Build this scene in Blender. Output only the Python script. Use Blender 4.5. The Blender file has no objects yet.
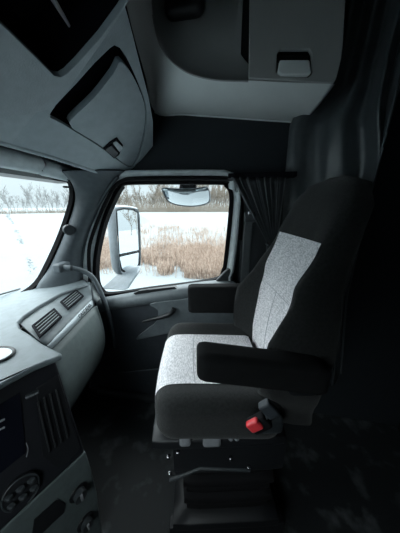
import bpy, bmesh, math, random
from mathutils import Vector, Matrix, noise
from mathutils.geometry import tessellate_polygon
V = Vector
COL = bpy.context.scene.collection
random.seed(7)

# ---------------------------------------------------------------- camera maths (used to lay traced outlines on real planes)
F = 205.0; PITCH = math.atan(60 / 205); YAW = math.radians(10); CAM = V((0, 0, 1.6))
cy, sy, cp, sp = math.cos(YAW), math.sin(YAW), math.cos(PITCH), math.sin(PITCH)
FW = V((-sy * cp, cy * cp, -sp)); RT = V((cy, sy, 0)); UP = V((-sy * sp, cy * sp, cp))
def ray(u, v): return FW + RT * ((u - 200) / F) + UP * ((266.5 - v) / F)
def at(u, v, X=None, Y=None, Z=None):
    d = ray(u, v)
    if X is not None: t = (X - CAM.x) / d.x
    elif Y is not None: t = (Y - CAM.y) / d.y
    else: t = (Z - CAM.z) / d.z
    return CAM + d * t
def onplane(u, v, o, n):
    d = ray(u, v); return CAM + d * ((o - CAM).dot(n) / d.dot(n))

# ---------------------------------------------------------------- materials
MATS = {}
def mat(name, col, rough=.6, metal=0, var=.12, scale=30, bump=.0, bscale=200, spec=.5, sheen=0, coat=0):
    if name in MATS: return MATS[name]
    m = bpy.data.materials.new(name); m.use_nodes = True; nt = m.node_tree; b = nt.nodes['Principled BSDF']
    b.inputs['Roughness'].default_value = rough; b.inputs['Metallic'].default_value = metal
    b.inputs['Specular IOR Level'].default_value = spec
    if sheen: b.inputs['Sheen Weight'].default_value = sheen
    if coat: b.inputs['Coat Weight'].default_value = coat
    tc = nt.nodes.new('ShaderNodeTexCoord'); nz = nt.nodes.new('ShaderNodeTexNoise')
    nz.inputs['Scale'].default_value = scale; nz.inputs['Detail'].default_value = 6
    nt.links.new(tc.outputs['Object'], nz.inputs['Vector'])
    r = nt.nodes.new('ShaderNodeValToRGB'); r.color_ramp.elements[0].position = .3; r.color_ramp.elements[1].position = .7
    r.color_ramp.elements[0].color = (*[c * (1 - var) for c in col], 1); r.color_ramp.elements[1].color = (*[min(1, c * (1 + var)) for c in col], 1)
    nt.links.new(nz.outputs['Fac'], r.inputs['Fac']); nt.links.new(r.outputs['Color'], b.inputs['Base Color'])
    if bump:
        n2 = nt.nodes.new('ShaderNodeTexNoise'); n2.inputs['Scale'].default_value = bscale; nt.links.new(tc.outputs['Object'], n2.inputs['Vector'])
        bp = nt.nodes.new('ShaderNodeBump'); bp.inputs['Strength'].default_value = bump; bp.inputs['Distance'].default_value = .002
        nt.links.new(n2.outputs['Fac'], bp.inputs['Height']); nt.links.new(bp.outputs['Normal'], b.inputs['Normal'])
    MATS[name] = m; return m
dash_m = mat('dash_grey', (.14, .168, .18), .55, bump=.3)
light_m = mat('light_trim', (.55, .61, .63), .5, bump=.1)
strip_m = mat('strip_silver', (.34, .385, .405), .38, .25, var=.05)
glove_m = mat('glove_grey', (.095, .12, .12), .6, bump=.2)
vent_pan_m = mat('vent_panel', (.13, .155, .165), .5)
head_m = mat('headliner', (.76, .8, .79), .8, bump=.2, var=.04, scale=8)
head_shade_m = mat('cabinet_shaded_grey', (.4, .41, .4), .7, bump=.2, var=.04, scale=8)  # darker copy of the soffit grey: shade on the inward faces put into the colour
cons_m = mat('console_grey', (.40, .46, .485), .6, bump=.4, var=.06)
pillar_m = mat('pillar_grey', (.075, .091, .102), .6, bump=.2)
dark_m = mat('dark_plastic', (.028, .034, .038), .5, bump=.2)
door_m = mat('door_grey', (.11, .13, .14), .5, bump=.2)
doordark_m = mat('door_dark', (.035, .042, .05), .5, bump=.2)
black_m = mat('black', (.009, .01, .012), .45)
rubber_m = mat('rubber', (.006, .006, .007), .85, spec=.2)
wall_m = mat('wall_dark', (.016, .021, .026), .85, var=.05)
bay_m = mat('bay_black', (.004, .004, .007), .8, spec=.15)
gloss_m = mat('gloss_black', (.006, .007, .012), .15)
frame_m = mat('frame_pale', (.6, .65, .66), .35)
leather_m = mat('vinyl', (.07, .08, .085), .32, bump=.1, bscale=60)
curt_m = mat('curtain_cloth', (.18, .19, .2), .28, spec=.8)
chrome_m = mat('metal', (.5, .5, .52), .25, 1)
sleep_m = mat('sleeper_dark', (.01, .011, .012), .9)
red_m = mat('red', (.75, .05, .06), .3)
tag_m = mat('tag_grey', (.22, .23, .245), .6)
white_m = mat('white_gleam', (.7, .72, .74), .5, var=.02)
mirror_m = mat('mirror', (.86, .9, .92), .02, 1, var=.0)
house_m = mat('housing', (.2, .235, .26), .4)
paint_m = mat('bare_bark', (.16, .135, .12), .9)
fabric_m = mat('seat_black_fabric', (.021, .0222, .022), .95, bump=.6, bscale=500, sheen=.12, var=.25, scale=120, spec=.2)

arm_m = mat('armrest_black', (.012, .0125, .013), .9, bump=.3, bscale=400, spec=.2)
seam_m = mat('seam_thread', (.42, .42, .44), .9)
def heather():
    m = bpy.data.materials.new('seat_grey_fabric'); m.use_nodes = True; nt = m.node_tree; b = nt.nodes['Principled BSDF']
    b.inputs['Roughness'].default_value = .95; b.inputs['Specular IOR Level'].default_value = .2
    tc = nt.nodes.new('ShaderNodeTexCoord')
    n1 = nt.nodes.new('ShaderNodeTexNoise'); n1.inputs['Scale'].default_value = 230; n1.inputs['Detail'].default_value = 4
    mp = nt.nodes.new('ShaderNodeMapping'); mp.inputs['Scale'].default_value = (1, .35, .8)
    nt.links.new(tc.outputs['Object'], mp.inputs['Vector']); nt.links.new(mp.outputs['Vector'], n1.inputs['Vector'])
    r = nt.nodes.new('ShaderNodeValToRGB'); r.color_ramp.elements[0].position = .36; r.color_ramp.elements[1].position = .64
    r.color_ramp.elements[0].color = (.6, .585, .6, 1); r.color_ramp.elements[1].color = (.98, .955, .97, 1)
    nt.links.new(n1.outputs['Fac'], r.inputs['Fac']); nt.links.new(r.outputs['Color'], b.inputs['Base Color'])
    bp = nt.nodes.new('ShaderNodeBump'); bp.inputs['Strength'].default_value = .4; bp.inputs['Distance'].default_value = .002
    nt.links.new(n1.outputs['Fac'], bp.inputs['Height']); nt.links.new(bp.outputs['Normal'], b.inputs['Normal'])
    return m
heather_m = heather()
def glass():
    m = bpy.data.materials.new('window_glass'); m.use_nodes = True; nt = m.node_tree; nt.nodes.clear()
    o = nt.nodes.new('ShaderNodeOutputMaterial'); t = nt.nodes.new('ShaderNodeBsdfTransparent'); g = nt.nodes.new('ShaderNodeBsdfGlossy')
    t.inputs['Color'].default_value = (.95, .985, .99, 1); g.inputs['Roughness'].default_value = 0
    lw = nt.nodes.new('ShaderNodeLayerWeight'); pw_ = nt.nodes.new('ShaderNodeMath'); pw_.operation = 'POWER'; pw_.inputs[1].default_value = 5; nt.links.new(lw.outputs['Facing'], pw_.inputs[0]); f = nt.nodes.new('ShaderNodeMath'); f.operation = 'MULTIPLY_ADD'; f.inputs[1].default_value = .6; f.inputs[2].default_value = .03; nt.links.new(pw_.outputs[0], f.inputs[0]); mx = nt.nodes.new('ShaderNodeMixShader')
    nt.links.new(f.outputs[0], mx.inputs[0]); nt.links.new(t.outputs[0], mx.inputs[1]); nt.links.new(g.outputs[0], mx.inputs[2]); nt.links.new(mx.outputs[0], o.inputs[0])
    return m
glass_m = glass()
def floor_mat():
    m = bpy.data.materials.new('floor_mat_rubber'); m.use_nodes = True; nt = m.node_tree; b = nt.nodes['Principled BSDF']
    b.inputs['Roughness'].default_value = .6
    tc = nt.nodes.new('ShaderNodeTexCoord'); n = nt.nodes.new('ShaderNodeTexNoise'); n.inputs['Scale'].default_value = 7; n.inputs['Detail'].default_value = 8
    nt.links.new(tc.outputs['Object'], n.inputs['Vector'])
    r = nt.nodes.new('ShaderNodeValToRGB'); r.color_ramp.elements[0].position = .54; r.color_ramp.elements[0].color = (.017, .02, .022, 1)
    r.color_ramp.elements[1].position = .72; r.color_ramp.elements[1].color = (.10, .11, .115, 1)
    nt.links.new(n.outputs['Fac'], r.inputs['Fac']); nt.links.new(r.outputs['Color'], b.inputs['Base Color'])
    bp = nt.nodes.new('ShaderNodeBump'); bp.inputs['Strength'].default_value = .3; nt.links.new(n.outputs['Fac'], bp.inputs['Height']); nt.links.new(bp.outputs['Normal'], b.inputs['Normal'])
    return m
floor_m = floor_mat()

# ---------------------------------------------------------------- object helpers
def link(name, me, m=None, parent=None, smooth=40, local=False):
    o = bpy.data.objects.new(name, me); COL.objects.link(o)
    if m: me.materials.append(m)
    if smooth and hasattr(me, 'polygons'):
        for p in me.polygons: p.use_smooth = True
        me.set_sharp_from_angle(angle=math.radians(smooth))
    if parent:
        o.parent = parent
        if not local: o.matrix_parent_inverse = parent.matrix_world.inverted() if parent.type != 'EMPTY' or True else Matrix()
    return o
def frombm(name, bm, m=None, parent=None, smooth=40, local=False):
    bmesh.ops.recalc_face_normals(bm, faces=bm.faces)
    me = bpy.data.meshes.new(name); bm.to_mesh(me); bm.free(); return link(name, me, m, parent, smooth, local)
def bevel(o, w, seg=3):
    b = o.modifiers.new('bevel', 'BEVEL'); b.width = w; b.segments = seg; b.limit_method = 'ANGLE'; b.angle_limit = math.radians(40); b.harden_normals = False
    return o
def empty(name, loc, rz=0):
    o = bpy.data.objects.new(name, None); COL.objects.link(o); o.location = loc; o.rotation_euler = (0, 0, rz); o.empty_display_size = .1
    o.matrix_world = Matrix.Translation(V(loc)) @ Matrix.Rotation(rz, 4, 'Z')
    return o
def tag(o, label=None, cat=None, group=None, kind=None):
    if label: o['label'] = label
    if cat: o['category'] = cat
    if group: o['group'] = group
    if kind: o['kind'] = kind
    return o
def bm_plate(bm, outer, holes, o, ea, eb, thick):
    """outline in the plane (o, ea, eb), extruded by thick along ea x eb"""
    n = ea.cross(eb).normalized() * thick
    loops = [outer] + holes
    flat = [p for l in loops for p in l]
    tris = tessellate_polygon([[V((a, b, 0)) for a, b in l] for l in loops])
    v0 = [bm.verts.new(o + ea * a + eb * b) for a, b in flat]; v1 = [bm.verts.new(o + ea * a + eb * b + n) for a, b in flat]
    for t in tris:
        try: bm.faces.new([v0[i] for i in t]); bm.faces.new([v1[i] for i in reversed(t)])
        except ValueError: pass
    k = 0
    for l in loops:
        c = len(l)
        for i in range(c):
            j = (i + 1) % c
            bm.faces.new((v0[k + i], v0[k + j], v1[k + j], v1[k + i]))
        k += c
def plate(name, outer, holes, o, ea, eb, thick, m, parent=None):
    bm = bmesh.new(); bm_plate(bm, outer, holes, o, ea, eb, thick)
    bmesh.ops.dissolve_limit(bm, angle_limit=.01, verts=bm.verts, edges=bm.edges)
    return frombm(name, bm, m, parent, 30)
def bm_box(bm, c, h, rot=None):
    r = bmesh.ops.create_cube(bm, size=1); M = Matrix.Translation(V(c)) @ (rot.to_4x4() if rot else Matrix()) @ Matrix.Diagonal((h[0] * 2, h[1] * 2, h[2] * 2, 1))
    bmesh.ops.transform(bm, matrix=M, verts=r['verts'])
def box(name, lo, hi, m, parent=None, bev=0, kind=None, local=False):
    bm = bmesh.new(); lo, hi = V(lo), V(hi); bm_box(bm, (lo + hi) / 2, (hi - lo) / 2)
    o = frombm(name, bm, m, parent, 40, local)
    if bev: bevel(o, bev)
    if kind: o['kind'] = kind
    return o
def catmull(pts, n=6, closed=False):
    pts = [V(p) for p in pts]; out = []; N = len(pts)
    rng = range(N) if closed else range(N - 1)
    for i in rng:
        g = lambda k: pts[k % N] if closed else pts[max(0, min(N - 1, k))]
        a, b, c, d = g(i - 1), g(i), g(i + 1), g(i + 2)
        for k in range(n):
            t = k / n
            out.append(.5 * ((2 * b) + (c - a) * t + (2 * a - 5 * b + 4 * c - d) * t * t + (3 * b - a - 3 * c + d) * t ** 3))
    if not closed: out.append(pts[-1])
    return out
def bm_tube(bm, path, r, seg=10, closed=False, flat=1.0):
    path = [V(p) for p in path]; N = len(path); rings = []; prev = None
    for i, p in enumerate(path):
        if closed: t = path[(i + 1) % N] - path[i - 1]
        else: t = path[min(i + 1, N - 1)] - path[max(i - 1, 0)]
        t.normalize()
        if prev is None:
            a = V((0, 0, 1)) if abs(t.z) < .9 else V((1, 0, 0)); u = t.cross(a).normalized()
        else: u = (prev - t * prev.dot(t)).normalized()
        prev = u; w = t.cross(u); rr = r(i / (N - 1)) if callable(r) else r
        rings.append([bm.verts.new(p + (u * math.cos(q) + w * math.sin(q) * flat) * rr) for q in [2 * math.pi * k / seg for k in range(seg)]])
    for i in range(N if closed else N - 1):
        A, B = rings[i], rings[(i + 1) % N]
        for k in range(seg): bm.faces.new((A[k], A[(k + 1) % seg], B[(k + 1) % seg], B[k]))
    if not closed: bm.faces.new(rings[0][::-1]); bm.faces.new(rings[-1])
def tube(name, path, r, m, parent=None, seg=10, closed=False, local=False, flat=1.0):
    bm = bmesh.new(); bm_tube(bm, path, r, seg, closed, flat); return frombm(name, bm, m, parent, 60, local)
def grid(name, rows, m, parent=None, thick=0, local=False, closed=False, caps=False, smooth=60):
    bm = bmesh.new(); R = [[bm.verts.new(p) for p in row] for row in rows]
    for i in range(len(R) - 1):
        n = len(R[i]); last = n if closed else n - 1
        for j in range(last): bm.faces.new((R[i][j], R[i][(j + 1) % n], R[i + 1][(j + 1) % n], R[i + 1][j]))
    if caps: bm.faces.new(R[0][::-1]); bm.faces.new(R[-1])
    o = frombm(name, bm, m, parent, smooth, local)
    if thick:
        s = o.modifiers.new('solid', 'SOLIDIFY'); s.thickness = abs(thick); s.offset = 1 if thick > 0 else -1
    return o
def rbox_pts(h, r, n):
    """rounded box: dict of faces as vertex grids"""
    out = []
    for ax in range(3):
        for s in (-1, 1):
            a, b = [(1, 2), (2, 0), (0, 1)][ax]; g = []
            def split(hh):
                L = []
                k = 5
                for i in range(k): L.append((-hh, -math.cos(math.pi / 4 * (i / k)) * 1) if 0 else None)
                return L
            cs = [-1 + 2 * i / n for i in range(n + 1)]
            for i in range(n + 1):
                row = []
                for j in range(n + 1):
                    p = [0, 0, 0]; p[ax] = s * h[ax]; p[a] = cs[i] * h[a]; p[b] = cs[j] * h[b]
                    q = [max(-(h[k] - r), min(h[k] - r, p[k])) for k in range(3)]
                    d = V(p) - V(q)
                    if d.length > 1e-9: d = d.normalized() * r
                    row.append(V(q) + d)
                g.append(row)
            out.append((ax, s, g))
    return out
def rbox(name, c, h, r, m, parent=None, n=14, deform=None, local=False, keep=None, off=0):
    bm = bmesh.new(); c = V(c)
    for ax, s, g in rbox_pts(h, r, n):
        vs = [[bm.verts.new(p) for p in row] for row in g]
        for i in range(n):
            for j in range(n):
                f = (vs[i][j], vs[i + 1][j], vs[i + 1][j + 1], vs[i][j + 1])
                bm.faces.new(f if s > 0 else f[::-1])
    bmesh.ops.remove_doubles(bm, verts=bm.verts, dist=1e-5)
    bmesh.ops.recalc_face_normals(bm, faces=bm.faces)
    if keep:
        bmesh.ops.delete(bm, geom=[f for f in bm.faces if not keep(f.calc_center_median())], context='FACES')
    if deform:
        for v in bm.verts: v.co = deform(v.co)
    bm.normal_update()
    if off:
        ns = [(v, v.normal.copy()) for v in bm.verts]
        for v, nn in ns: v.co += nn * off
    for v in bm.verts: v.co += c
    me = bpy.data.meshes.new(name); bm.to_mesh(me); bm.free()
    return link(name, me, m, parent, 70, local)
def offset2(poly, d):
    """offset closed 2-D polygon outward by d"""
    N = len(poly); A = sum(poly[i][0] * poly[(i + 1) % N][1] - poly[(i + 1) % N][0] * poly[i][1] for i in range(N)); s = 1 if A > 0 else -1
    out = []
    for i in range(N):
        p0, p1, p2 = V(poly[i - 1]), V(poly[i]), V(poly[(i + 1) % N])
        a = (p1 - p0).normalized(); b = (p2 - p1).normalized()
        n = V((a.y + b.y, -(a.x + b.x)))
        n = n.normalized() * s * d / max(.5, math.sqrt(max(.01, (1 + a.dot(b)) / 2)))
        out.append((p1.x + n.x, p1.y + n.y))
    return out
def smooth2(poly, n=4):
    return [(p.x, p.y) for p in catmull([V((a, b, 0)) for a, b in poly], n, True)]

EX, EY, EZ = V((1, 0, 0)), V((0, 1, 0)), V((0, 0, 1))
D = 1.4      # inner face of the passenger side wall
DRV = -.7    # driver side wall

# ================================================================ SETTING: shell of the cab
box('floor', (-1.95, DRV - .05, -.06), (2.3, D + .05, 0), floor_m, kind='structure')
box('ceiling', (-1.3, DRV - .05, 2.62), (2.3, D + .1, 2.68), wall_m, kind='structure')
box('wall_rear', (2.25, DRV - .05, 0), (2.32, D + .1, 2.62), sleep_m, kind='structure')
# passenger wall with door-window opening, traced on the wall plane
WIN = [(130, 184.5), (215, 184.5), (224, 186.5), (229, 194), (228.5, 212), (224, 258), (221, 271), (212, 279.5), (150, 288), (110, 293.5), (101, 290), (97, 279), (98, 255), (105, 224), (116, 198), (122, 188)]
win3 = [at(u, v, Y=D) for u, v in WIN]
win2 = smooth2([(p.x, p.z) for p in win3], 4)
seal_out = offset2(win2, .028)
frame_out = offset2(win2, .062)
wall_out = [(-1.9, .0), (2.3, .0), (2.3, 2.62), (-1.3, 2.62), (-1.2, 1.78), (-1.12, 1.66), (-1.42, 1.04)]
wp = plate('wall_right', wall_out, [offset2(win2, .05)], V((0, D, 0)), EX, EZ, -.07, wall_m); wp['kind'] = 'structure'
# window_2 : the door window (glass, rubber seal)
w2 = empty('window_2', (-.5, D, .95)); tag(w2, 'passenger door window looking out on the snowy field', None, kind='structure')
plate('glass', offset2(win2, .01), [], V((0, D + .025, 0)), EX, EZ, -.004, glass_m, w2)
bevel(plate('rubber_seal', seal_out, [win2], V((0, D - .012, 0)), EX, EZ, -.05, rubber_m, w2), .008)
# door_1 : frame, ledge, panel, handle
d1 = empty('door_1', (-.5, D, .02)); tag(d1, 'dark grey passenger door with pull handle below the side window', None, kind='structure')
fr = [[V((a, D + y, b)) for a, b in offset2(win2, d)] for d, y in ((.02, .02), (.03, -.012), (.045, -.045), (.06, -.06), (.072, -.062), (.08, -.05), (.08, -.005))]
grid('door_frame', fr, frame_m, d1, closed=True, smooth=70)
# front upper leg of the frame is dark trim lying over the pale one
belt = [at(u, v, Y=D - .02) for u, v in [(104, 298), (150, 290), (215, 281), (236, 281)]]
def ledge_row(f):   # f: 0..1 across the ledge from glass to panel face
    pts = []
    for p in catmull(belt, 6):
        y = D - .02 - f[0]; pts.append(V((p.x, y, p.z + f[1])))
    return pts
prof = [(-.01, -.0), (.03, .008), (.07, .006), (.095, -.006), (.105, -.03), (.105, -.075)]
grid('window_ledge', [ledge_row(f) for f in prof], door_m, d1, thick=.004)
# slot in the ledge
bm = bmesh.new()
sl = [at(u, v, Y=D - .05) for u, v in [(136, 291), (142, 288.5), (176, 284.5), (180, 287), (140, 293)]]
bm_plate(bm, [(p.x, p.z) for p in sl], [], V((0, D - .096, 0)), EX, EZ, -.03, )
frombm('defrost_slot', bm, black_m, d1)
# door panel main body
dp = [at(u, v, Y=D - .12) for u, v in [(99, 306), (150, 299), (236, 290), (244, 330), (240, 380), (150, 470), (110, 470), (86, 400)]]
bevel(plate('door_panel', [(p.x, p.z) for p in dp], [], V((0, D - .115, 0)), EX, EZ, -.1, doordark_m, d1), .02)
# raised lighter moulding around the pull pocket
pk = [at(u, v, Y=D - .14) for u, v in [(150, 304), (178, 300), (232, 296), (236, 322), (196, 328), (150, 337), (136, 339), (146, 330), (156, 322), (158, 310)]]
bevel(plate('pull_moulding', smooth2([(p.x, p.z) for p in pk], 3), [], V((0, D - .145, 0)), EX, EZ, -.04, door_m, d1), .015)
hb = [at(u, v, Y=D - .17) for u, v in [(143, 322), (150, 320), (162, 317), (170, 314), (174, 309)]]
tube('door_handle', catmull(hb, 5), lambda t: .009 + .010 * t, black_m, d1, 10)
bevel(box('door_sill', (-1.15, D - .16, .0), (.1, D - .02, .06), dark_m, d1), .02)
tube('sill_strip', [at(118, 373, Y=1.2), at(158, 369, Y=1.2)], .004, door_m, d1, 6)
# step ledge at the window's rear lower corner
rc = [at(u, v, Y=D - .05) for u, v in [(214, 283), (224, 272), (229, 268), (233, 272), (233, 292), (214, 292)]]
bevel(plate('corner_trim', [(p.x, p.z) for p in rc], [], V((0, D - .06, 0)), EX, EZ, -.05, dark_m, d1), .008)

# driver wall with its own window
dw = [(-1.0, .98), (-.1, 1.05), (-.1, 1.74), (-.75, 1.74)]
wl = plate('wall_left', wall_out, [dw], V((0, DRV, 0)), EX, EZ, .07, wall_m); wl['kind'] = 'structure'
w3 = plate('window_3', offset2(dw, .005), [], V((0, DRV - .03, 0)), EX, EZ, .004, glass_m); w3['kind'] = 'structure'

# windshield plane
WO = V((-1.4, 0, 1.02)); WS = V((.48, 0, 1)).normalized(); WN = EY.cross(WS).normalized()
def ws2(u, v):
    p = onplane(u, v, WO, WN); return (p.y, (p - WO).dot(WS))
half = [ws2(u, v) for u, v in [(0, 302.5), (22, 293.5), (36, 283), (45, 268), (58, 240), (68, 212), (71.5, 195), (68, 181), (55, 174), (30, 168), (0, 162)]]
mirror = [(.7 - a, b) for a, b in half][::-1]     # cab centre line at y = .35
wsp = smooth2(half + mirror, 3)
wf = plate('wall_front', [(DRV, -1.1), (D, -1.1), (D, .86), (DRV, .86)], [offset2(wsp, .012)], WO, EY, WS, -.02, dark_m); wf['kind'] = 'structure'
w1 = empty('window_1', tuple(WO)); tag(w1, 'wide windshield over the dashboard looking on the white field', None, kind='structure')
plate('glass', offset2(wsp, .01), [], WO + WN * -.008, EY, WS, -.004, glass_m, w1)
bevel(plate('rubber_gasket', offset2(wsp, .022), [wsp], WO + WN * .012, EY, WS, -.03, rubber_m, w1), .006)
for k, (u, v) in enumerate([(66, 187), (41, 278)]):   # small black clips at the pane's edge
    p = onplane(u, v, WO, WN); rbox('glass_clip', p, (.014, .014, .006), .005, rubber_m, w1, n=4)

# A pillar trim : curved surface between windshield and door frame
wsE = [onplane(u, v, WO + WN * .02, WN) for u, v in [(60, 172), (71, 182), (75, 196), (71.5, 214), (61, 242), (49, 268), (38, 284), (30, 300)]]
dE = [at(u, v, Y=D - .03) for u, v in [(128, 172), (119, 178), (112, 186), (104, 200), (93, 226), (86, 250), (86, 280), (90, 310)]]
A_, B_ = catmull(wsE, 5), catmull(dE, 5)
rows = []
for f in [0, .08, .2, .35, .5, .65, .8, .9, 1]:
    rows.append([a.lerp(b, f) + V((.6, -.7, 0)).normalized() * (.06 * math.sin(math.pi * f) ** .7) for a, b in zip(A_, B_)])
ap = grid('trim_1', rows, pillar_m, thick=.01); ap['kind'] = 'structure'
# black inner weatherstrip along the pillar side of the door frame
bs = catmull([at(u, v, Y=D - .05) for u, v in [(240, 240), (241, 196), (236, 183), (226, 178.5), (140, 178.5), (122, 181), (113, 189), (104, 206), (95, 228), (89, 250), (90, 282)]], 5)
tube('door_weatherstrip', bs, .013, rubber_m, d1, 8)
bs = catmull([at(u, v, Y=D - .06) for u, v in [(118, 177), (109, 188), (99, 205), (88, 232), (83, 255), (82, 275)]], 5)
o = tube('trim_2', bs, .011, light_m and pillar_m, None, 8); o['kind'] = 'structure'
# B pillar
bp_ = [at(u, v, Y=D - .05) for u, v in [(238, 178), (300, 176), (300, 330), (236, 330), (238, 260)]]
o = bevel(plate('trim_3', [(p.x, p.z) for p in bp_], [], V((0, D - .03, 0)), EX, EZ, -.05, dark_m), .02); o['kind'] = 'structure'

# ================================================================ DASHBOARD
dash = empty('dashboard', (-1.1, .6, .45)); tag(dash, 'grey truck dashboard with black centre stack beneath the windshield', 'dashboard')
ZT = 1.05
def dt(u, v, z=ZT): p = at(u, v, Z=z); return (p.x, p.y)
lowL = [dt(0, 384), dt(30, 368), dt(55, 358), dt(61, 356), dt(62, 353)]
edge = lowL + [dt(55, 349.5), dt(42, 343), dt(30, 334), dt(20, 328), dt(18, 322), dt(24, 315.5), dt(40, 305), dt(60, 293.5), dt(88, 284)]
top_out = edge + [(-1.20, D - .03), (-1.46, D - .03), (-1.46, DRV), (-.74, DRV), (-.74, .3)]
tp = plate('dash_top', top_out, [], V((0, 0, ZT - .022)), EX, EY, .022, dash_m, dash); bevel(tp, .009, 4)
# sloped vent panel below the recessed edge
def seg3(pix, z): return [at(u, v, Z=z) for u, v in pix]
up_ = [at(u, v, Z=ZT - .02) for u, v in [(16, 322), (24, 314), (40, 304), (60, 292.5), (90, 283)]]
lo_ = [at(u, v, X=None, Y=None, Z=.985) for u, v in [(44, 346.5), (50, 343), (62, 330), (76, 316), (92, 300)]]
U_, L_ = catmull(up_, 6), catmull(lo_, 6)
grid('vent_panel', [[a.lerp(b, f) for a, b in zip(U_, L_)] for f in (0, .25, .5, .75, 1)], vent_pan_m, dash, thick=.01)
# basis of the vent panel (plane through three points)
pO = lo_[0]; pE = (lo_[-1] - lo_[0]).normalized(); pN = (lo_[-1] - lo_[0]).cross(up_[2] - lo_[0]).normalized()
if pN.dot(CAM - pO) < 0: pN = -pN
def vent(pix):
    q = [onplane(u, v, pO + pN * .02, pN) for u, v in pix]
    c = sum(q, V()) / 4; ea = (q[1] - q[0]).normalized(); eb = pN.cross(ea).normalized()
    if eb.dot(q[3] - q[0]) < 0: eb = -eb
    P2 = [((p - c).dot(ea), (p - c).dot(eb)) for p in q]
    th = .012 if ea.cross(eb).dot(pN) > 0 else -.012
    v0 = plate('air_vent', offset2(P2, .005), [offset2(P2, -.006)], c, ea, eb, th, bay_m, dash); bevel(v0, .003)
    back = plate('vent_back', P2, [], c - pN * .002, ea, eb, th * .2, bay_m, v0)
    hgt = (V(P2[3]) - V(P2[0])).length
    for k in range(4):
        f = (k + .7) / 4.4
        a = q[0].lerp(q[3], f) + pN * .008; b = q[1].lerp(q[2], f) + pN * .008
        d = (b - a).normalized(); a += d * .01; b -= d * .01
        bm = bmesh.new(); bm_tube(bm, [a, b], .003, 6, flat=.5); frombm('vent_slat', bm, vent_pan_m, v0)
    return v0
vent([(33, 327), (54, 310), (61, 318), (40, 338)])
vent([(61, 303), (76, 291), (83, 297), (68, 310)])
# silver trim strip with raised lettering
sa = [at(u, v, Z=.985) for u, v in [(43, 346.5), (55, 336.5), (72, 319), (91, 299.5)]]
sb = [at(u, v, Z=.955) for u, v in [(50, 349), (61, 338.5), (76, 323), (92.5, 306)]]
SA, SB = catmull(sa, 6), catmull(sb, 6)
strip = grid('trim_strip', [[a.lerp(b, f) + (V((1, -.6, .5)).normalized() * .006 * math.sin(math.pi * f)) for a, b in zip(SA, SB)] for f in (0, .15, .3, .5, .7, .85, 1)], strip_m, dash, thick=.008)
def text(s, size, o, ex, ey, m, parent, ext=.0008):
    cu = bpy.data.curves.new('lettering', 'FONT'); cu.body = s; cu.size = size; cu.extrude = ext; cu.align_x = 'CENTER'; cu.align_y = 'CENTER'
    t = bpy.data.objects.new('tmp', cu); COL.objects.link(t); bpy.context.view_layer.update()
    me = bpy.data.meshes.new_from_object(t.evaluated_get(bpy.context.evaluated_depsgraph_get())); bpy.data.objects.remove(t)
    ez = ex.cross(ey).normalized(); M = Matrix((ex, ey, ez)).transposed().to_4x4(); M.translation = o
    me.transform(M); return link('lettering', me, m, parent, 0)
ex = (sa[3] - sa[2]).normalized(); mid = (sa[2].lerp(sa[3], .46) + sb[2].lerp(sb[3], .46)) / 2
ey = (sa[2] - sb[2]); ey = (ey - ex * ey.dot(ex)).normalized()
nn = ex.cross(ey)
text('CASCADIA', .034, mid + nn * .018, ex, ey, dark_m, strip)
# glovebox face
gu = [at(u, v, Z=.95) for u, v in [(46, 351), (51, 350), (61, 340.5), (76, 325), (92.5, 308), (97, 306)]]
gl = [at(u, v, Z=.52) for u, v in [(62, 424), (68, 414), (76, 402), (86, 386), (98, 366), (101, 360)]]
gl = [V((max(p.x, -1.05), p.y, p.z)) for p in gl]
GU, GL = catmull(gu, 4), catmull(gl, 4)
g = grid('glovebox', [[a.lerp(b, f) + V((.06, -.02, 0)) * math.sin(math.pi * f) for a, b in zip(GU, GL)] for f in [i / 10 for i in range(11)]], glove_m, dash, thick=.015)
# body of the dash under the top
body = [(-.99, .55), (-1.02, .7), (-1.09, D - .08), (-1.12, D - .04), (-1.46, D - .04), (-1.46, DRV + .02), (-.9, DRV + .02)]
plate('dash_body', body, [], V((0, 0, .42)), EX, EY, .6, doordark_m, dash)
# centre stack
stk_t = [V(at(0, 386, Z=1.02)), V(at(61, 357.5, Z=1.02))]
ra = at(86, 452, Z=.6); rd = at(0, 533, Z=.6)
TR_ = V((stk_t[1].x - .012, stk_t[1].y - .01, 1.015)); TL_ = TR_ + (stk_t[0] - stk_t[1]).normalized() * 1.2; TL_.z = 1.015
BR_ = V((ra.x, ra.y, .6)); BL_ = BR_ + (rd - ra).normalized() * 1.2; BL_.z = .6
bm = bmesh.new()
back = V((-.35, 0, 0))
q = [bm.verts.new(p) for p in (TL_, TR_, BR_, BL_, TL_ + back, TR_ + back, BR_ + back, BL_ + back)]
for f in ((0, 1, 2, 3), (7, 6, 5, 4), (1, 5, 6, 2), (4, 0, 3, 7), (4, 5, 1, 0), (3, 2, 6, 7)): bm.faces.new([q[i] for i in f])
stack = bevel(frombm('centre_stack', bm, mat('stack_black', (.006, .007, .01), .6, spec=.3), dash), .012)
sN = (TL_ - TR_).cross(BR_ - TR_).normalized()
if sN.dot(CAM - TR_) < 0: sN = -sN
sx = (TR_ - TL_); sx = (sx - sN * sx.dot(sN)).normalized(); sv = sN.cross(sx).normalized()
def stk(u, v, off=0): return onplane(u, v, TR_ + sN * off, sN)
def stkplate(name, pix, m, th=.006, holes=(), par=None):
    q = [stk(u, v) for u, v in pix]; c = q[0]
    P = [((p - c).dot(sx), (p - c).dot(sv)) for p in q]
    return bevel(plate(name, P, [], c, sx, sv, th, m, par or dash), .002)
stkplate('screen', [(-40, 428), (20, 392), (26, 452), (-40, 505)], gloss_m, .005)
stkplate('bezel', [(36, 388), (58, 374), (80, 448), (60, 470), (42, 455)], black_m, .004)
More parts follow.
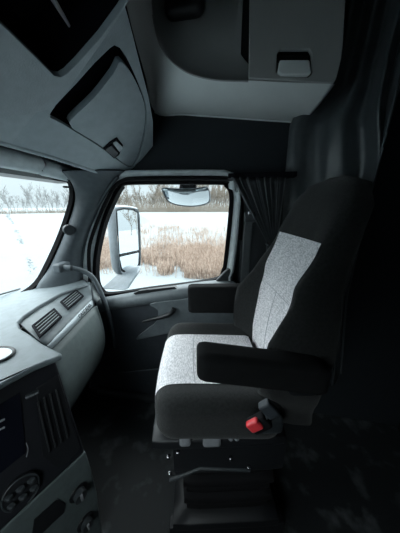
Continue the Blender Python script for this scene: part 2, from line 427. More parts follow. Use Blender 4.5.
for du in (0, 6, 12, 18):
    bm = bmesh.new(); bm_tube(bm, [stk(38 + du, 402 - du * .7, .008), stk(50 + du, 452 - du * .8, .008)], .004, 6); frombm('stack_rib', bm, black_m, dash)
lab = stkplate('stack_badge', [(25, 395), (38, 389), (39, 393), (26, 399)], dark_m, .008)
for (u, v, w) in [(27, 395.5, 2), (31.5, 393.7, 2.4), (36, 391.8, 1.8)]:
    stkplate('badge_print', [(u - w, v + 1), (u + w, v - .8), (u + w, v + .9), (u - w, v + 2.6)], tag_m, .0095)
for (u, v) in [(4, 420), (4, 428)]: stkplate('button', [(u - 5, v), (u + 1, v - 3), (u + 1, v - .5), (u - 5, v + 2.5)], tag_m, .006)
tube('dial_ring', catmull([stk(26, 443, .01), stk(28, 449, .01), stk(26.5, 457, .01)], 5), .0015, tag_m, dash, 6)
# round keypad
kc = stk(21, 490, .006)
bm = bmesh.new(); bm_tube(bm, [kc - sN * .01, kc + sN * .012], .05, 28); kp = bevel(frombm('keypad', bm, black_m, dash), .005)
bm = bmesh.new(); bm_tube(bm, [kc + (sx * math.cos(a) + sv * math.sin(a)) * .049 + sN * .012 for a in [2 * math.pi * k / 28 for k in range(28)]], .003, 6, True); frombm('keypad_rim', bm, dark_m, kp)
for i in range(3):
    for j in range(2):
        c = kc + sx * (-.03 + .03 * i) + sv * (-.016 + .032 * j) + sN * .014
        rbox('key', c, (.011, .009, .007), .004, dark_m, kp, n=4)
        rbox('key_print', c + sN * .008, (.004, .003, .002), .001, tag_m, kp, n=3)
# lower control panel sloping toward the camera
LN_o = BR_
pr = at(102, 533, Y=BR_.y + .0); 
e1 = (BL_ - BR_).normalized(); e2 = (pr - BR_); e2 = (e2 - e1 * e2.dot(e1)).normalized(); lN = e1.cross(e2).normalized()
if lN.dot(CAM - BR_) < 0: lN = -lN
def lp(u, v, off=0): return onplane(u, v, BR_ + lN * off, lN)
def lplate(name, pix, m, th, par, base=0):
    q = [lp(u, v, base) for u, v in pix]; c = q[0]; ea = e2; eb = lN.cross(ea).normalized()
    P = [((p - c).dot(ea), (p - c).dot(eb)) for p in q]
    return bevel(plate(name, P, [], c, ea, eb, th, m, par), min(.004, abs(th) / 2.5))
LW = 1.12
redge = [lp(86, 452), lp(91, 468), lp(97, 492), lp(102, 533), lp(106, 568)]
cyc = redge + [redge[-1] + e1 * LW, BR_ + e1 * LW]
lb = lN.cross(e2).normalized()
lowp = bevel(plate('lower_panel', [((p - BR_).dot(e2), (p - BR_).dot(lb)) for p in cyc], [], BR_, e2, lb, -.03, glove_m, dash), .006)
low = [p - lN * .03 for p in redge]
flo = [V((p.x - .05, p.y, 0)) for p in redge]
bk0, bk1 = V((low[0].x - .3, low[0].y, low[0].z)), V((low[0].x - .3, low[0].y, 0))
inn = [p - V((0, .012, 0)) for p in [bk0] + low + [flo[-1], bk1]]
bm = bmesh.new(); a_ = [bm.verts.new(p) for p in inn]; b_v = [bm.verts.new(p + e1 * (LW - .03)) for p in inn]
bm.faces.new(a_); bm.faces.new(b_v[::-1])
for i in range(len(a_)): j = (i + 1) % len(a_); bm.faces.new((a_[i], a_[j], b_v[j], b_v[i]))
frombm('console_body', bm, dark_m, dash)
lplate('display', [(32, 533), (34, 519), (57, 499), (65, 503), (64, 512), (42, 533)], black_m, .003, lowp)
for (u, v) in [(78, 492), (85, 521)]:
    c = lp(u, v)
    bm = bmesh.new(); bm_tube(bm, [c, c + lN * .006], .036, 24); kb = bevel(frombm('knob_base', bm, black_m, lowp), .003)
    bm = bmesh.new(); bm_tube(bm, [c + lN * .006, c + lN * .03], .024, 20); frombm('knob', bm, dark_m, kb)
    bm = bmesh.new(); bm_tube(bm, [c + lN * .032 - e2 * .02, c + lN * .032 + e2 * .014], .005, 8); frombm('knob_grip', bm, tag_m, kb)
# round element on the dash top at the left edge (dark rim, pale centre)
c = at(-4, 356, Z=ZT)
bm = bmesh.new(); bm_tube(bm, [c + V((math.cos(a) * .062, math.sin(a) * .045, .004)) for a in [2 * math.pi * k / 32 for k in range(32)]], .006, 8, True); rr = frombm('tray_rim', bm, black_m, dash)
bm = bmesh.new(); bm_tube(bm, [c, c + V((0, 0, .006))], .055, 28); o = frombm('tray', bm, light_m, rr)
for v in o.data.vertices: v.co.y = c.y + (v.co.y - c.y) * .78

# ================================================================ GRAB HANDLE on the pillar
gh = empty('grab_handle', tuple(at(66, 268, X=-1.16))); tag(gh, 'curved grey grab handle reaching from the windshield pillar down past the dashboard end', 'grab handle')
gp = [at(62, 267, X=-1.17), at(72, 268, X=-1.1), at(84, 271.5, X=-1.05), at(93, 278, X=-1.0), at(100, 291, X=-.96), at(106, 306, X=-.93), at(111, 322, X=-.92), at(115, 342, X=-.93), at(116, 352, X=-.96)]
tube('bar', catmull(gp, 6), .017, pillar_m, gh, 12)
rbox('mounting_plate', at(62, 267, X=-1.18), (.03, .05, .03), .012, pillar_m, gh, n=8)
tube('collar', [at(70, 268, X=-1.11), at(72.5, 268, X=-1.1)], .021, dark_m, gh, 12)
rbox('end_mount', at(116, 352, X=-.96), (.03, .03, .045), .012, dark_m, gh, n=8)
# tweeter on the pillar
tc_ = at(69, 230, X=-1.12); n_ = (CAM - tc_); n_.z = 0; n_ = (n_.normalized() + V((.1, 0, 0))).normalized()
bm = bmesh.new(); bm_tube(bm, [tc_ - n_ * .03, tc_ + n_ * .008, tc_ + n_ * .014], lambda t: .036 - .006 * t * t, 24); tw = frombm('tweeter_speaker', bm, dark_m); tag(tw, 'small round dark speaker set in the windshield pillar', 'speaker')

# ================================================================ OVERHEAD CONSOLE (front)
oc = empty('overhead_console', (-1.0, .3, 1.8)); tag(oc, 'grey overhead console above the windshield with a dark bay and a small locker door', 'overhead console')
CO = V((-1.0, 0, 1.8)); CS = V((1.5, 0, 1)).normalized(); CN = V((1, 0, -1.5)).normalized()   # CN faces down and rearward
def c2(u, v, off=0):
    p = onplane(u, v, CO + CN * off, CN); return (p.y, (p - CO).dot(CS))
sgn = 1 if EY.cross(CS).dot(CN) > 0 else -1
# locker section : its own plane, dropping toward the side wall
YS = .80
LO = V((-1.0, YS, 1.8)); LB = LO + CS
LNm = (LB - LO).cross(V((-.735, 1.37, 1.83)) - LO).normalized()
if LNm.dot(CAM - LO) < 0: LNm = -LNm
LEY = (EY - LNm * EY.dot(LNm)); LEY = (LEY - CS * LEY.dot(CS)).normalized()
sg2 = 1 if LEY.cross(CS).dot(LNm) > 0 else -1
def c3(u, v, off=0):
    p = onplane(u, v, LO + LNm * off, LNm) - LO; a, b = p.dot(LEY), p.dot(CS)
    return (min(a, (D - .008 - YS - b * CS.y) / LEY.y), b)
sl0 = c2(0, 140)[1]
fasL = [(DRV + .005, sl0), (YS, sl0 - .015), (YS, c2(117, -30)[1]), (DRV + .005, c2(117, -30)[1])]
fasR = [(0, sl0 - .015), c3(50, 157), c3(95, 171.5), c3(120, 178), c3(140, 176), c3(149, 166), c3(153, 146), c3(153, 122), c3(149, 98), c3(142, 72), c3(135, 44), c3(129, 20), c3(123, 0), c3(117, -30), (0, c2(117, -30)[1])]
dhole = smooth2([c3(50, 114), c3(62, 123.5), c3(100, 147), c3(129, 167.5), c3(137, 163), c3(144, 140), c3(147, 112), c3(139, 84), c3(120, 48), c3(104, 54), c3(76, 84)], 3)
f2_ = plate('locker_fascia', fasR, [dhole], LO, LEY, CS, sg2 * -.02, cons_m, oc); bevel(f2_, .006)
lo2 = offset2(dhole, .005)
plate('locker_interior', lo2, [offset2(dhole, -.002)], LO - LNm * .02, LEY, CS, sg2 * -.06, bay_m, oc)
plate('locker_back', lo2, [], LO - LNm * .07, LEY, CS, sg2 * -.01, bay_m, oc)
# bulging main body with the dark bay
OFF = .075
body_o = [c2(-260, 160, OFF), c2(0, 122, OFF), c2(30, 117, OFF), c2(53, 111, OFF), c2(66, 98, OFF), c2(84, 73, OFF), c2(108, 40, OFF), c2(128, 10, OFF), c2(150, -30, OFF), c2(165, -60, OFF)]
body_o = [(a, b) for a, b in body_o]; body_o[0] = (DRV + .01, body_o[1][1])
body_o.append((DRV + .01, body_o[-1][1]))
sc_o = [c2(-180, -155, OFF), c2(0, 22, OFF), c2(30, 51, OFF), c2(46, 67, OFF), c2(53, 74, OFF), c2(60, 75.5, OFF), c2(66, 72, OFF), c2(76, 62, OFF), c2(100, 35, OFF), c2(120, 8, OFF), c2(138, -22, OFF)]
bx = [p for p in sc_o]; sMax = body_o[-1][1] - .03
bx[0] = (DRV + .1, bx[1][1] + .02); bx[-1] = (bx[-1][0], min(bx[-1][1], sMax)); bx.append((DRV + .1, min(bx[-1][1], sMax)))
f_ = plate('fascia', fasL, [offset2(bx, .02)], CO, EY, CS, sgn * -.02, cons_m, oc)
plate('bay_walls', offset2(bx, .016), [offset2(bx, .006)], CO + CN * (OFF - .014), EY, CS, sgn * -(OFF + .08), bay_m, oc)
mb = bevel(plate('bay_surround', offset2(body_o, -.018), [bx], CO + CN * (OFF + .006), EY, CS, sgn * -.02, cons_m, oc), .01, 4)
bo = offset2(body_o, 0)
ob = plate('bay_housing', body_o, [offset2(bx, .017)], CO + CN * (OFF - .014), EY, CS, sgn * -(OFF - .01), cons_m, oc); bevel(ob, .03, 5)
plate('dark_bay', offset2(bx, .02), [], CO + CN * (-.09), EY, CS, sgn * -.01, bay_m, oc)
bm = bmesh.new(); bm_tube(bm, [onplane(50, -6, CO - CN * .01, CN), onplane(64, 17, CO - CN * .01, CN), onplane(76, 37, CO - CN * .01, CN)], lambda t: .008 - .005 * t, 8); frombm('bright_edge_trim', bm, white_m, oc)  # white colour stands in for the gleam along this shiny strip
bm = bmesh.new(); q = [c2(62, -10, -.08), c2(84, -10, -.08), c2(104, 22, -.08), c2(86, 36, -.08)]; bm_plate(bm, q, [], CO - CN * .085, EY, CS, sgn * .012); bevel(frombm('bay_insert', bm, dark_m, oc), .004)
# locker door with handle
OD = -.004
dd = [c3(71, 120, OD), c3(72, 127, OD), c3(76, 131, OD), c3(100, 145.5, OD), c3(128, 166, OD), c3(135, 162, OD), c3(142, 140, OD), c3(145.5, 112, OD), c3(138, 86, OD), c3(122, 62, OD), c3(113, 74, OD), c3(94, 98, OD)]
door = plate('locker_door', smooth2(dd, 3), [], LO + LNm * OD, LEY, CS, sg2 * -.03, cons_m, oc); bevel(door, .01, 4)
hp = [c3(103, 148.5), c3(110, 142), c3(117, 137.5), c3(123, 145), c3(119, 155), c3(114, 158.5)]
bm = bmesh.new(); bm_plate(bm, hp, [], LO - LNm * .003, LEY, CS, sg2 * .004); hd = frombm('handle_recess', bm, bay_m, door)
bm = bmesh.new(); bm_plate(bm, [c3(104.5, 148.5), c3(110.5, 144.5), c3(118, 152), c3(114, 157)], [], LO, LEY, CS, sg2 * .008); bevel(frombm('handle', bm, dark_m, hd), .002)
bm = bmesh.new(); bm_plate(bm, [c3(112.5, 142.5), c3(116, 140.5), c3(122.5, 146.5), c3(119, 151)], [], LO, LEY, CS, sg2 * .010); bevel(frombm('latch', bm, light_m, hd), .003)
# rounded lower lip of the fascia
lipR = [LO + LEY * a + CS * b for a, b in fasR[:4]]
tube('lower_lip', [CO + EY * DRV + CS * sl0 - CN * .008] + [p - LNm * .008 for p in lipR], .014, cons_m, oc, 12)
# soft header trim (pale) just above the windshield with the dark gap over it
tr4 = []
h0 = [at(u, v, X=-1.03) for u, v in [(-260, 70), (0, 150), (40, 161), (75, 171), (95, 177)]]
h1 = [at(u, v, X=-1.06) for u, v in [(-260, 93), (0, 163.5), (40, 172), (68, 178.5), (88, 178.5)]]
h0[0] = V((-1.03, DRV, h0[1].z)); h1[0] = V((-1.06, DRV, h1[1].z))
H0, H1 = catmull(h0, 5), catmull(h1, 5)
visor = grid('header_panel', [[a.lerp(b, f) + V((.03, 0, 0)) * math.sin(math.pi * f) for a, b in zip(H0, H1)] for f in (0, .15, .3, .5, .7, .85, 1)], light_m, thick=.02)
visor.name = 'sun_visor'; tag(visor, 'long pale grey sun visor folded up along the top of the windshield', 'sun visor')
o = box('trim_4', (-1.3, DRV, 1.76), (-1.16, D, 2.62), black_m); o['kind'] = 'structure'

# ================================================================ SIDE OVERHEAD CABINET (pale)
sc_ = empty('side_overhead_cabinet', (-.1, 1.25, 2.06)); tag(sc_, 'pale grey overhead cabinet above the passenger door with a flap and finger latch', 'overhead cabinet')
YF = 1.1
outer = [at(112, -50, Y=1.1), at(125, 0, Y=1.18), at(133, 32, Y=1.26), at(145, 75, Y=1.34), at(155, 112, Y=D - .004), at(185, 114.5, Y=D - .004), at(220, 117, Y=D - .004), at(255, 119.5, Y=D - .004), at(292, 122, Y=D - .004), at(300, 122.5, Y=D - .004)]
inner = [at(150, -50, Y=YF), at(151.5, 0, Y=YF), at(154, 22, Y=YF), at(160, 44, Y=YF), at(172, 61, Y=YF), at(190, 73, Y=YF), at(215, 79, Y=YF), at(248, 80.5, Y=YF), at(290, 82.5, Y=YF), at(335, 84, Y=YF)]
O_, I_ = catmull(outer, 5), catmull(inner, 5)
rows = []
for f in [0, .1, .25, .4, .55, .7, .82, .92, 1]:
    rows.append([a.lerp(b, f) + (V((0, -.3, -1)).normalized() * .02 * math.sin(math.pi * f)) for a, b in zip(O_, I_)])
rows.append([p + V((0, .012, .006)) for p in I_])
grid('soffit', rows, head_m, sc_, thick=.006)
# edge bead where the soffit meets the wall
tube('edge_bead', [p + V((0, -.004, 0)) for p in O_[20:]], .006, head_m, sc_, 6)
# recessed dish
I2 = [V((p.x + .02, YF + .05, p.z + .02)) for p in I_]
cut = [i for i, p in enumerate(I_) if p.x < at(249, 80, Y=YF).x]
topz = 2.6
row0 = [I_[i] for i in cut]; row1 = [V((I_[i].x + .012, YF + .02, I_[i].z + .012)) for i in cut]; row2 = [V((I_[i].x + .04, YF + .045, I_[i].z + .04)) for i in cut]
row3 = [V((min(I_[i].x + .12, -.02), YF + .055, I_[i].z + .12)) for i in cut]; row4 = [V((min(max(p.x, -.3) + .1, -.02), YF + .055, 2.6)) for p in row3]
grid('recess', [row0, row1, row2, row3, row4], head_shade_m, sc_, thick=.006)
# flap door
fp = [at(u, v, Y=YF) for u, v in [(250.5, -60), (248.5, 79), (275, 80.5), (306, 82.5), (333, 84), (336, 80), (341, 60), (343, 40), (345, 0), (346, -60)]]
recess = [at(u, v, Y=YF) for u, v in [(280, 50), (309, 50), (311, 54), (312, 74), (308, 78), (280, 77), (276, 73), (277, 54)]]
fl = bevel(plate('flap_door', [(p.x, p.z) for p in fp], [[(p.x, p.z) for p in recess]], V((0, YF - .006, 0)), EX, EZ, -.02, head_shade_m, sc_), .004)
plate('latch_recess', [(p.x, p.z) for p in recess], [], V((0, YF + .03, 0)), EX, EZ, -.004, black_m, fl)
lt = [at(u, v, Y=YF) for u, v in [(279, 62), (309, 62), (311, 74), (307, 77), (281, 77), (277, 74)]]
bevel(plate('latch', [(p.x, p.z) for p in lt], [], V((0, YF - .014, 0)), EX, EZ, -.02, head_m, fl), .006)
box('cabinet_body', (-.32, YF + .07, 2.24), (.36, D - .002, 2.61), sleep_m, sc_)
# dark oval lamp in the dish
lc = at(184, -8, Y=YF + .02)
spk = rbox('dome_lamp', lc, (.085, .034, .085), .033, black_m, None, n=10); tag(spk, 'dark oval lamp recessed in the pale overhead cabinet', 'lamp')

# ================================================================ LOOK-DOWN MIRROR and SIDE MIRROR outside
md = empty('lookdown_mirror', tuple(at(188, 183, Y=1.56))); tag(md, 'small curved convex mirror hanging outside above the door window', 'mirror')
mY = 1.58
lens = [at(u, v, Y=mY) for u, v in [(166, 191), (168, 189.5), (178, 190), (190, 190.3), (202, 189.5), (208.5, 188.5), (210, 193), (209, 201), (202, 204.5), (190, 206), (178, 205), (170, 202.5), (167, 198)]]
L2 = smooth2([(p.x, p.z) for p in lens], 3)

cxz = (sum(p[0] for p in L2) / len(L2), sum(p[1] for p in L2) / len(L2))
rws = []
for k in range(9):
    f = 1 - k / 8.01; rws.append([V((cxz[0] + (a - cxz[0]) * f, mY - .03 - (b - cxz[1]) * f * 1.1 - .02 * math.sqrt(max(0, 1 - f * f)), cxz[1] + (b - cxz[1]) * f)) for a, b in L2])
L3 = offset2(L2, .006); sh = lambda b, d: mY - .03 - (b - cxz[1]) * 1.1 + d
shell = [[V((a, sh(b, -.004), b)) for a, b in L2], [V((a, sh(b, -.004), b)) for a, b in L3], [V((a, sh(b, .02), b)) for a, b in L3], [V((cxz[0] + (a - cxz[0]) * .7, sh(b, .05), cxz[1] + (b - cxz[1]) * .7)) for a, b in L3], [V((cxz[0] + (a - cxz[0]) * .05, mY + .03, cxz[1] + (b - cxz[1]) * .05)) for a, b in L3]]
grid('mirror_shell', shell, tag_m, md, closed=True)
grid('mirror_glass', rws, white_m if False else mirror_m, md, closed=True, caps=False)
bevel(box('bracket', (at(180, 190, Y=mY).x, mY - .01, at(180, 192, Y=mY).z), (at(196, 190, Y=mY).x, mY + .04, at(180, 178, Y=mY).z), rubber_m, md), .006)
box('bracket_arm', (at(184, 190, Y=mY).x, 1.46, at(180, 181, Y=mY).z), (at(192, 190, Y=mY).x, mY + .02, at(180, 176, Y=mY).z), rubber_m, md)

sm = empty('side_mirror', tuple(at(120, 290, Y=1.6))); tag(sm, 'tall grey door mirror with two panes on its arm outside the passenger window', 'mirror')
mY = 1.68
# face outline (glass side) and housing
face = [(116, 208.5), (124, 207), (134, 208), (138.5, 211), (140, 225), (140.5, 245), (140.5, 264), (137, 270), (126, 274), (121, 272), (119, 262), (117, 240), (115.5, 220)]
fp3 = [at(u, v, Y=mY) for u, v in face]
xo = sum(p.x for p in fp3) / len(fp3)
# tilt the face so it looks rearward: depth varies with u
def mp_(u, v, off=0):
    p0 = at(128, 240, Y=mY); n = V((.90, -.43, .06)).normalized()
    return onplane(u, v, p0 + n * off, n)
mn = V((.90, -.43, .06)).normalized(); ma = V((.43, .90, 0)).normalized(); MZ = mn.cross(ma).normalized(); MZ = MZ if MZ.z > 0 else -MZ; mo = at(128, 240, Y=mY)
def m2(u, v): p = mp_(u, v); return ((p - mo).dot(ma), (p - mo).dot(MZ))
F2 = smooth2([m2(u, v) for u, v in face], 3)
def ring(s, d, sh=(0, 0)):
    cx = sum(a for a, b in F2) / len(F2); cz = sum(b for a, b in F2) / len(F2)
    return [mo + ma * (cx + (a - cx) * s + sh[0]) + MZ * (cz + (b - cz) * s + sh[1]) - mn * d for a, b in F2]
grid('housing', [ring(.93, .004), ring(1.0, -.004), ring(1.04, .01), ring(1.06, .05), ring(1.04, .09), ring(.98, .13), ring(.8, .155), ring(.5, .165), ring(.1, .17)], house_m, sm, closed=True, smooth=50)
bm = bmesh.new(); bm_plate(bm, [m2(u, v) for u, v in [(117, 211), (124, 209.5), (133, 210.5), (137, 213), (138.5, 250), (119.5, 254)]], [], mo + mn * .003, ma, MZ, -.01); frombm('flat_mirror_glass', bm, mirror_m, sm, 0)
bm = bmesh.new(); bm_plate(bm, [m2(u, v) for u, v in [(119.5, 257), (138.5, 252.5), (138, 264), (134, 268.5), (126, 271.5), (122, 269)]], [], mo + mn * .003, ma, MZ, -.01); frombm('convex_mirror_glass', bm, mirror_m, sm, 0)
bm = bmesh.new(); bm_tube(bm, [mp_(119, 255.5, .004), mp_(139, 251.3, .004)], .005, 6); frombm('divider', bm, rubber_m, sm)
bm = bmesh.new(); bm_plate(bm, [m2(u, v) for u, v in [(116.5, 209.5), (124, 208), (134, 209), (138, 212), (139.8, 264), (136, 269.5), (126, 273), (121, 271)]], [], mo + mn * .001, ma, MZ, -.012); frombm('mirror_backing', bm, rubber_m, sm, 0)
# wedge-shaped arm down to the door
arm = []
for (a, b, y0, th) in [((102, 288), (128, 289), 1.47, .05), ((108, 283), (131, 284), 1.52, .05), ((118, 274), (139, 272), 1.6, .055), ((122, 268), (140.5, 266), 1.68, .06)]:
    p, q_ = at(*a, Y=y0), at(*b, Y=y0); arm.append([p + V((0, -th / 2, 0)), q_ + V((0, -th / 2, 0)), q_ + V((0, th / 2, 0)), p + V((0, th / 2, 0))])
bevel(grid('mirror_arm', arm, house_m, sm, closed=True, caps=True, smooth=30), .01)

# wiper outside the windshield
wi = empty('windshield_wiper', tuple(onplane(0, 296, WO - WN * .09, WN))); tag(wi, 'thin grey wiper blade resting at the foot of the windshield', 'wiper')
WQ = WO - WN * .07
tube('blade', [onplane(-50, 311, WQ, WN), onplane(0, 294.5, WQ, WN), onplane(20, 288.8, WQ, WN)], .006, dark_m, wi, 6)
tube('wiper_arm', [onplane(-70, 320, WQ - WN * .02, WN), onplane(-10, 298.5, WQ - WN * .02, WN)], .008, dark_m, wi, 6)

# ================================================================ SEAT
SA_ = math.radians(12); SL = V((0, .83, 0))
seat = empty('passenger_seat', tuple(SL), SA_); tag(seat, 'black high-backed truck seat with heathered grey centre panels and two armrests', 'seat')
seatR = Matrix.Rotation(-SA_, 3, 'Z')
def sl_(p): return seatR @ (V(p) - SL)
CH = (.235, .275, .092)
def cdef(p):
    p = p.copy(); x = p.x / CH[0]; y = p.y / CH[1]
    w = 1
    if p.z > 0:
        p.z += .055 * max(0, abs(y) - .5) - .012 * (1 - y * y)
        p.z -= .03 * max(0, -x - .45) ** 1.5
        p.z += .012 * math.sin(x * 2.2) * 0
    if x < 0: p.x -= .02 * (1 - y * y)
    p.z -= .012 * x
    return p
CC = (-.077, -.01, .85)
rbox('seat_cushion', CC, CH, .065, fabric_m, seat, n=26, deform=cdef, local=True)
def kc_(p): return -.17 < p.y < .15 and (p.z > -.055) and p.x < .2 and (p.z > .03 or p.x < -.15)
ins = rbox('cushion_panel', CC, CH, .065, heather_m, seat, n=44, deform=cdef, local=True, keep=kc_, off=.0035)
# seam across the panel
sm_pts = []
for k in range(21):
    y = -.168 + .316 * k / 20; p = cdef(V((-.08, y, CH[2]))); sm_pts.append(V(CC) + p + V((0, 0, .0042)))
tube('seam', sm_pts, .0014, seam_m, ins, 5, local=True)
# backrest : stacked cross sections
bt = math.radians(8.5)
BO = V((.205, -.01, .85)); bh = V((math.sin(bt), 0, math.cos(bt))); bf = V((-math.cos(bt), 0, math.sin(bt)))
def lerp_t(tab, h):
    for (a, x), (b, y) in zip(tab, tab[1:]):
        if h <= b:
            t = max(0, (h - a) / (b - a)); t = t * t * (3 - 2 * t); return x + (y - x) * t
    return tab[-1][1]
Wt = [(0, .24), (.12, .27), (.28, .285), (.38, .265), (.5, .222), (.62, .205), (.76, .19), (.84, .145), (.87, .05)]
Bt = [(0, .08), (.1, .12), (.28, .12), (.45, .06), (.6, .02), (.8, .0), (.87, 0)]     # bolster height in front of the panel
Tt = [(0, .09), (.3, .09), (.6, .078), (.78, .075), (.84, .055), (.87, .02)]              # half thickness
def bend(h): return -.035 * max(0, 1 - h / .3) ** 2 - .04 * max(0, (h - .45) / .42) ** 1.6
def bring(h, n=64, f=1):
    W, B, T = lerp_t(Wt, h), lerp_t(Bt, h), lerp_t(Tt, h); out = []
    for k in range(n):
        a = 2 * math.pi * k / n; ca, sa_ = math.cos(a), math.sin(a); e = .62
        s = math.copysign(abs(ca) ** e, ca) * W; d = math.copysign(abs(sa_) ** e, sa_) * T
        if d > 0: d += B * min(1, max(0, (abs(s) / W - .45) / .4)) ** 1.3 * min(1, d / T * 1.4) - .012 * (1 - (s / W) ** 2)
        if d < 0: d *= .7
        out.append(BO + bh * h + bf * (d + bend(h)) + V((0, s, 0)))
    return out
hs = [-.04, 0, .04, .08, .12, .18, .24, .3, .36, .42, .48, .54, .6, .66, .72, .77, .8, .82, .84, .855, .865, .87]
grid('backrest', [bring(h) for h in hs], fabric_m, seat, local=True, closed=True, caps=True, smooth=80)
# grey panel on the backrest front
def bp3(s, h):
    W, B, T = lerp_t(Wt, h), lerp_t(Bt, h), lerp_t(Tt, h); e = .62
    ca = min(1, abs(s) / W) ** (1 / e); sa_ = math.sqrt(max(0, 1 - ca * ca)); d = sa_ ** e * T
    d += B * min(1, max(0, (abs(s) / W - .45) / .4)) ** 1.3 * min(1, d / T * 1.4) - .012 * (1 - (s / W) ** 2)
    return BO + bh * h + bf * (d + .004 + bend(h)) + V((0, s, 0))
pw = [(0, .145), (.15, .155), (.3, .158), (.45, .16), (.66, .162)]
rows = []
for i in range(34):
    h = .0 + (.635) * i / 33; w = lerp_t(pw, h); rows.append([bp3(-w - .012 + 2 * w * j / 24, h) for j in range(25)])
bpn = grid('backrest_panel', rows, heather_m, seat, local=True, smooth=80)
tube('seam', [bp3(0.0, h) + bf * .001 for h in [.03 + .36 * k / 20 for k in range(21)]], .0012, seam_m, bpn, 5, local=True)
tube('seam', [bp3(-.12 + .24 * k / 16, .39) + bf * .001 for k in range(17)], .0010, seam_m, bpn, 5, local=True)
# armrests
def armrest(y, x0, x1, zc, hz, tilt):
    def ad(p):
        p = p.copy(); t = (p.x / ((x1 - x0) / 2) + 1) / 2
        if p.z < 0: p.z *= .92 + .12 * t
        p.z += tilt * (t - .5)
        return p
    return rbox('armrest', ((x0 + x1) / 2, y, zc), ((x1 - x0) / 2, .042, hz), .022, arm_m, seat, n=16, deform=ad, local=True)
n1 = sl_(at(195, 345, Y=.54)); n2 = sl_(at(203, 380, Y=.54))
armrest(-.315, -.165, .225, 1.137, .048, -.065)
armrest(.33, -.205, .18, 1.062, .088, .0)
rbox('armrest_pivot', (.18, -.285, 1.06), (.05, .03, .05), .02, black_m, seat, n=8, local=True)
rbox('armrest_pivot', (.17, .295, 1.04), (.05, .03, .05), .02, black_m, seat, n=8, local=True)
# suspension base
b_ = rbox('seat_pan', (-.08, -.01, .735), (.26, .25, .03), .02, black_m, seat, n=8, local=True)
sk = rbox('suspension_skirt', (-.03, 0, .62), (.235, .235, .1), .02, black_m, seat, n=8, local=True)
for k in range(5):
    z = .23 + .06 * k
    rbox('bellows_fold', (-.02, 0, z), (.2 + .012 * (k % 2), .2 + .012 * (k % 2), .033), .025, rubber_m, seat, n=6, local=True)
rbox('base_plate', (-.03, 0, .17), (.25, .24, .03), .01, black_m, seat, n=6, local=True)
for s in (-1, 1): box('floor_rail', (-.3, s * .2 - .025, 0), (.26, s * .2 + .025, .14), black_m, seat, .006, local=True)
def spix(u, v, y): # point of the seat's near side plane in seat space
    n = Matrix.Rotation(SA_, 3, 'Z') @ V((0, -1, 0)); o_ = SL - n * 0 + Matrix.Rotation(SA_, 3, 'Z') @ V((0, y, 0))
    return sl_(onplane(u, v, o_, n))
for (u, v, w, h) in [(185, 440, 6, 6), (212, 440, 9, 6.5), (231, 437, 2.4, 4), (237, 437, 2.4, 4)]:
    a, b = spix(u - w, v - h, -.27), spix(u + w, v + h, -.27)
    rbox('control_tag', ((a.x + b.x) / 2, -.264, (a.z + b.z) / 2), (abs(b.x - a.x) / 2, .012, abs(b.z - a.z) / 2), .01, tag_m, seat, n=6, local=True)
for (u, v) in [(168.5, 457.5), (178, 453), (170, 474), (249, 468), (231, 459)]:
    p = spix(u, v, -.245); rbox('bolt', (p.x, -.243, p.z), (.008, .008, .008), .005, chrome_m, seat, n=4, local=True)
rod = [spix(170, 480, -.235), spix(200, 468, -.235), spix(250, 470, -.235)]
tube('adjust_bar', rod, .008, dark_m, seat, 8, local=True)
lv = spix(269, 426, -.31)
rbox('recline_lever', (lv.x + .01, -.3, lv.z), (.04, .018, .035), .016, tag_m if False else dark_m, seat, n=8, local=True)
# buckle
bk = empty('seat_belt_buckle', tuple(at(262, 420, Y=.5))); tag(bk, 'black seat belt buckle with bright red release button beside the cushion', 'belt buckle')
p0, p1 = at(251, 427, Y=.5), at(263, 421, Y=.5); dx = (p1 - p0).normalized(); 
rot = Matrix((dx, V((0, 1, 0)), dx.cross(V((0, 1, 0))))).transposed()
def rb(name, c, h, r, m, parent):
    o = rbox(name, (0, 0, 0), h, r, m, None, n=8); o.matrix_world = Matrix.Translation(c) @ rot.to_4x4()
    o.parent = parent; o.matrix_parent_inverse = parent.matrix_world.inverted(); return o
rb('buckle_body', at(259, 423, Y=.505), (.034, .014, .026), .008, rubber_m, bk)
rb('release_button', at(254.5, 425, Y=.492), (.022, .01, .018), .006, red_m, bk)
tube('stalk', [at(262, 421, Y=.51), at(268, 413, Y=.51), at(272, 404, Y=.52)], .013, dark_m, bk, 8, flat=.5)
rb('buckle_cover', at(269, 409, Y=.50), (.02, .012, .028), .006, doordark_m, bk)

# ================================================================ SEAT BELT on the B pillar
sb_ = empty('seat_belt', tuple(at(248, 222, Y=1.27))); tag(sb_, 'black seat belt hanging from its guide on the pillar behind the door window', 'seat belt')
st = [at(250, 216, Y=1.28), at(248, 232, Y=1.28), at(246, 260, Y=1.27), at(243, 300, Y=1.25)]
grid('strap', [[p + V((-.025 + .05 * f, 0, 0)) for f in (0, .12, .5, .88, 1)] for p in catmull(st, 4)], leather_m, sb_, thick=.004)
rbox('belt_guide', at(250, 217, Y=1.28), (.035, .015, .03), .012, dark_m, sb_, n=8)
rbox('guide_bolt', at(250, 213, Y=1.26), (.012, .01, .012), .006, chrome_m, sb_, n=6)

